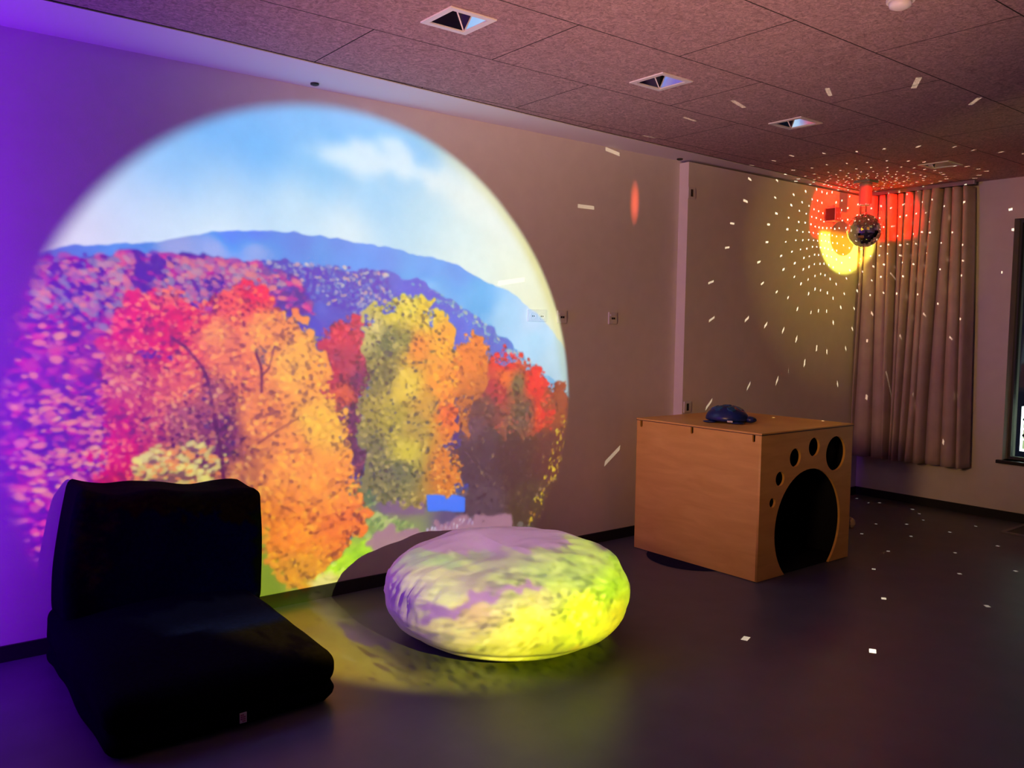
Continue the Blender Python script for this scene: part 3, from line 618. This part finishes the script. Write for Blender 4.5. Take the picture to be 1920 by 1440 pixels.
# ------------------------------------------------------------------ curtain and rail
def curtain():
    x, zt, zb = L - .16, H - .045, .395
    bot = [-.115, -.135, -.30, -.445, -.485, -.525, -.575, -.63, -.70, -.79, -.93, -1.055, -1.12]
    top = [-.105, -.18, -.27, -.35, -.43, -.51, -.59, -.67, -.75, -.83, -.90, -.98, -1.045]
    dep = [.13, .16, .13, .17, .12, .17, .15, .16, .18, .13, .15, .15]
    nz, ns = 46, 22
    bm = bmesh.new(); grid = []
    for iz in range(nz + 1):
        f = iz / nz; z = zt + (zb - zt) * f; row = []
        g = f ** .8
        for k in range(len(bot) - 1):
            a = top[k] + (bot[k] - top[k]) * g; b = top[k + 1] + (bot[k + 1] - top[k + 1]) * g
            for j in range(ns + (k == len(bot) - 2)):
                s = j / ns; u = min(s, 1 - s) * abs(b - a)
                d = dep[k] * (.75 + .35 * f) * (1 - math.exp(-(u / .009) ** 2)) * (.72 + .28 * math.sin(PI * s))
                wv = .006 * mnoise.noise(Vector((a * 9, z * 1.7, k)))
                row.append(bm.verts.new((x + .09 - d + wv + .012 * math.sin(z * 1.3 + k), a + (b - a) * s + .006 * math.sin(z * 2 + k * 2.1) * math.sin(PI * s), z + .006 * math.sin(5 * a) * f)))
        grid.append(row)
    for r0, r1 in zip(grid, grid[1:]):
        for a, b, c, d in zip(r0, r0[1:], r1[1:], r1): bm.faces.new((a, b, c, d))
    o = obj('curtain', bm, M['curtain'], smooth=True); md = o.modifiers.new('s', 'SOLIDIFY'); md.thickness = .003
    return o
tag(curtain(), 'long mauve pleated curtain hanging on the back wall in the corner', 'curtain')
t = thing('curtain_rail', 'grey curtain rail under the ceiling above the mauve curtain', 'curtain rail', (L - .115, -.6, H - .022))
obj('track', boxes((-.02, .02, -.47, .50, -.012, .022), bevel=.003), M['steel'], t)

# ------------------------------------------------------------------ plywood play box
def circle(x, y, r, n=40): return [(x + r * math.cos(2 * PI * k / n), y + r * math.sin(2 * PI * k / n)) for k in range(n)]
def play_box():
    bx, by, z0, W, D, T = 4.222, -1.246, .004, 1.0, 1.0, .015
    t = thing('plywood_play_box', 'big birch plywood cube with a paw shaped entrance and holes', 'play box', (bx, by, z0)); hh = .893 - T
    RXZ = Matrix.Rotation(PI / 2, 3, 'X')                                             # sheet XY -> world XZ
    RYZ = Matrix(((0, 0, 1), (1, 0, 0), (0, 1, 0)))                                   # sheet XY -> world YZ
    cx, cz, a, b = .522, .27, .361, .366                                              # round doorway cut down to the floor
    th0 = -math.asin(min(1, cz / b)); n = 44
    arc = [(cx + a * math.cos(th0 + (PI - 2 * th0) * k / n), cz + b * math.sin(th0 + (PI - 2 * th0) * k / n)) for k in range(n + 1)]
    arc[0] = (arc[0][0], 0); arc[-1] = (arc[-1][0], 0)
    outer = [(0, 0), (0, hh), (W, hh), (W, 0)] + arc
    holes = [circle(.130, .464, .030), circle(.199, .603, .0445), circle(.351, .720, .058), circle(.554, .771, .060), circle(.804, .710, .1125)]
    o = link('front_panel', place(sheet(outer, holes, T), RXZ, (0, T / 2, 0)), M['ply'], t); part(o, 'plywood panel with one large round doorway and five paw holes')
    def slot(y): return [(y + .010, hh + .001), (y + .010, hh - .034)] + [(y + .010 * math.cos(PI * k / 8), hh - .034 - .010 * math.sin(PI * k / 8)) for k in range(1, 8)] + [(y - .010, hh - .034), (y - .010, hh + .001)]
    def side(nm, x):
        o = [(T, 0), (D - T, 0), (D - T, hh)]
        for y in (.985 - .025, .523, .055): o += slot(y) 
        o += [(T, hh)]
        return link(nm, place(sheet(o, [], T), RYZ, (x, 0, 0)), M['ply'], t)
    part(side('side_panel', T / 2), 'orange lit plywood side with three short dark slots'); side('side_panel', W - T / 2)
    obj('back_panel', boxes((0, W, D - T, D, 0, hh)), M['ply'], t)
    obj('top_panel', boxes((-.003, W + .003, -.003, D + .003, hh, hh + T), bevel=.002), M['ply'], t)
    obj('edge_strip', boxes((-.0035, W + .0035, -.0035, -.003, hh + .001, hh + .007), (-.0035, -.003, -.0035, D + .003, hh + .001, hh + .005)), M['edge'], t)
    obj('shade_sheets', boxes((T, T + .004, T, D - T, .006, hh - .06), (W - T - .004, W - T, T, D - T, .006, hh - .06), (T + .004, W - T - .004, D - T - .004, D - T, .006, hh - .06), (T, W - T, T, D - T, .0, .006)), M['inside'], t)  # near-black sheets added for the shade inside the wooden box
    obj('knob', lathe([(0, 0), (.016, 0), (.018, .03), (.036, .050), (.040, .064), (.030, .078), (0, .082)], 24, 'X'), M['cream'], t, (W, .030, .215), smooth=True)
play_box()
tag(obj('round_floor_mat', lathe([(0, 0), (.325, 0), (.33, .002), (.325, .004), (0, .004)], 64), M['mat_blue'], loc=(4.385, -.66, 0)), 'thin round navy mat pinched under the plywood box', 'mat')

# ------------------------------------------------------------------ turtle night light
def turtle():
    t = thing('turtle_night_light', 'blue toy turtle lamp sitting on top of the plywood box', 'toy', (4.545, -.745, .897), math.radians(-66))
    bm = bmesh.new(); bmesh.ops.create_uvsphere(bm, u_segments=32, v_segments=18, radius=1)
    for v in bm.verts:
        z = v.co.z
        v.co.x *= .140; v.co.y *= .118; v.co.z = .022 + (.092 * z if z > 0 else .020 * z)
        v.co.z += .003 * math.cos(6 * math.atan2(v.co.y, v.co.x)) * max(0, z) * (1 - z)
    obj('shell', bm, M['blue'], t, smooth=True)
    for k in range(7):
        a = 2 * PI * k / 6; r = .0 if k == 6 else .6
        x, y = r * math.cos(a) * .140, r * math.sin(a) * .118; z = .022 + .092 * math.sqrt(1 - r * r) 
        b = lathe([(0, .004), (.020, .003), (.030, .000), (.032, -.006), (0, -.010)], 6); n = Vector((x / .0196, y / .0139, (z - .022) / .0085)).normalized()
        bmesh.ops.rotate(b, verts=b.verts, matrix=Vector((0, 0, 1)).rotation_difference(n).to_matrix())
        obj('shell_window', b, M['teal'], t, (x, y, z))
    bm = bmesh.new(); bmesh.ops.create_uvsphere(bm, u_segments=20, v_segments=12, radius=1)
    for v in bm.verts: v.co = Vector((.150 + v.co.x * .042, v.co.y * .032, .024 + v.co.z * (.024 if v.co.z > 0 else .020)))
    h = obj('head', bm, M['blue'], t, smooth=True)
    for s in (-1, 1):
        b = bmesh.new(); bmesh.ops.create_uvsphere(b, u_segments=10, v_segments=8, radius=.005); obj('eye', b, M['port'], h, (.176, s * .021, .034), smooth=True)
    for sx, sy in ((1, 1), (1, -1), (-1, 1), (-1, -1)):
        b = bmesh.new(); bmesh.ops.create_uvsphere(b, u_segments=16, v_segments=8, radius=1)
        for v in b.verts: v.co = Vector((sx * .090 + v.co.x * .045, sy * .092 + v.co.y * .030, .008 + v.co.z * .008))
        obj('flipper', b, M['blue'], t, smooth=True)
    part(obj('label_patch', boxes((.03, .065, -.119, -.112, .012, .022)), M['plate'], t), 'small white patch')
turtle()

# ------------------------------------------------------------------ soft furniture
def softbox(sx, sy, sz, r, n=26, shape=None):
    """rounded, puffed cushion block standing on z = 0; shape(p, u, v, w) may move the finished points"""
    bm = bmesh.new(); bmesh.ops.create_cube(bm, size=2.0)
    bmesh.ops.subdivide_edges(bm, edges=bm.edges[:], cuts=n, use_grid_fill=True)
    for v in bm.verts:
        p = v.co.copy(); hx, hy, hz = sx / 2, sy / 2, sz / 2
        q = Vector((p.x * hx, p.y * hy, p.z * hz)); rr = min(r, hx, hy, hz)
        c = Vector((max(-hx + rr, min(hx - rr, q.x)), max(-hy + rr, min(hy - rr, q.y)), max(-hz + rr, min(hz - rr, q.z))))
        d = q - c
        if d.length > 1e-9: q = c + d.normalized() * rr
        q.z += hz
        v.co = shape(q, p) if shape else q
    return bm
def lounge_chair():
    t = thing('foam_lounge_chair', 'black armless foam lounge chair standing in front of the lit picture', 'chair', (1.07, -.64, 0))
    def seat_shape(q, p):
        n = mnoise.noise(Vector((q.x * 2.5, q.y * 2.5, q.z * 4))) * .012 + mnoise.noise(Vector((q.x * 7, q.y * 6, q.z * 9))) * .004
        puff = (1 - p.x ** 2) * (1 - p.y ** 2) * max(0, p.z)
        q.z += .05 * puff * (1 if q.z > .05 else 0) + n * (q.z > .01)
        if q.z > .1: q.z += (.5 - (q.y + .55)) * -.0 + .04 * q.y                      # rises a little towards the back
        waist = math.exp(-((q.z - .085) / .022) ** 2)                                 # seam pinched in all round
        q.x *= 1 - .030 * waist + .015 * max(0, .06 - q.z) / .06; q.y *= 1 - .022 * waist
        q.x += n; q.y += n * .6
        return q
    s = obj('seat', softbox(.86, 1.13, .235, .065, 30, seat_shape), M['fabric'], t, (0, -.035, .0), smooth=True)
    def back_shape(q, p):
        n = mnoise.noise(Vector((q.x * 3 + 5, q.y * 3, q.z * 3))) * .014 + mnoise.noise(Vector((q.x * 8, q.y * 8, q.z * 7))) * .004
        f = q.z / .67
        q.z += f * (-.045 * p.x + .012 * math.cos(p.x * 6.5 + .6)) + n * (f > .1)
        q.x += n + .018 * f * p.x * (p.x > 0) - .0 ; q.y += n + .06 * f - .02 * (1 - p.x ** 2) * (1 - (2 * f - 1) ** 2) * (1 if p.y < 0 else -.3)
        if p.x < 0: q.x += .10 * max(0, f) ** 2.2 * p.x ** 2
        pin_ = math.exp(-((f - .06) / .06) ** 2); q.x *= 1 - .02 * pin_
        return q
    b = obj('backrest', softbox(.86, .30, .60, .036, 30, back_shape), M['fabric'], t, (.035, .40, .145), smooth=True)
    tg = obj('label_tag', boxes((-.013, .013, -.003, 0, -.019, .019)), M['tagw'], t, (.035, -.612, .055))
    part(tg, 'small pale woven tag with pink pattern')
    bm = bmesh.new()
    for i in range(3):
        for j in range(4):
            if (i, j) in ((0, 0), (2, 3)): continue
            box(bm, -.010 + i * .0065, -.0055 + i * .0065, -.0042, -.003, -.0145 + j * .0078, -.0092 + j * .0078)
    obj('tag_pattern', bm, M['tagr'], tg)
lounge_chair()

def floor_cushion():
    t = thing('round_floor_cushion', 'large round pale floor cushion washed in yellow projected light', 'floor cushion', (2.493, -1.026, 0))
    R_, Hh = .600, .47; seg, ring = 150, 64
    def prof(v):
        c, s = math.cos(v), math.sin(v)
        return abs(c) ** .62, .5 + .5 * math.copysign(abs(s) ** .80, s)
    bm = bmesh.new(); rows = []
    ga = math.radians(176)                                                              # where the cover is gathered
    for i in range(1, ring):
        v = -PI / 2 + PI * i / ring; rr, zz = prof(v); row = []
        for k in range(seg):
            a = 2 * PI * k / seg; da = (a - ga + PI) % (2 * PI) - PI
            x, y = math.cos(a), math.sin(a)
            n = mnoise.noise(Vector((x * rr * 3, y * rr * 3, zz * 6))) * .012
            n += mnoise.noise(Vector((a * 2.2, zz * 26, 3))) * .007 * (1 - abs(2 * zz - 1)) * (1 if zz < .6 else .4)     # lengthwise creases on the side
            n += mnoise.noise(Vector((x * rr * 5 + y * rr * 2, y * rr * 8, 8))) * .008 * (zz > .7)
            g = math.exp(-(da / .55) ** 2) * math.exp(-((zz - .60) / .24) ** 2)
            n += g * .006 * math.sin(a * 58 + zz * 7 + 3 * mnoise.noise(Vector((a * 9, zz * 5, 1)))) + g * -.006
            n += -.018 * math.exp(-((zz - .16 - .03 * math.sin(a * 2)) / .03) ** 2) * (.5 + .5 * math.cos(a - PI * 1.2))   # deep fold low on the side
            r = R_ * rr * (1 + n * 1.6) * (1 - .05 * math.exp(-(da / .7) ** 2))
            z = Hh * zz * (1 - .10 * max(0, -x) * zz) + n * .8 * (zz > .55)
            z -= .035 * math.exp(-((rr - .0) / .42) ** 2) * (zz > .5) * .6
            row.append(bm.verts.new((r * x, r * y, max(0, z))))
        rows.append(row)
    for r0, r1 in zip(rows, rows[1:]):
        for k in range(seg): bm.faces.new((r0[k], r0[(k + 1) % seg], r1[(k + 1) % seg], r1[k]))
    bm.faces.new(rows[0]); c = bm.verts.new((0, 0, sum(v.co.z for v in rows[-1]) / seg))
    for k in range(seg): bm.faces.new((rows[-1][k], rows[-1][(k + 1) % seg], c))
    obj('cover', bm, M['cotton'], t, smooth=True)
floor_cushion()

t = thing('floor_mat', 'dark floor mat with a pale edge below the window', 'mat', (6.85, -1.545, 0))
obj('pad', boxes((.03, .43, -1.17, -.03, 0, .006)), M['base'], t)
obj('border', boxes((0, .46, -.03, 0, 0, .008), (0, .46, -1.2, -1.17, 0, .008), (0, .03, -1.17, -.03, 0, .008), (.43, .46, -1.17, -.03, 0, .008)), M['trimgrey'], t)
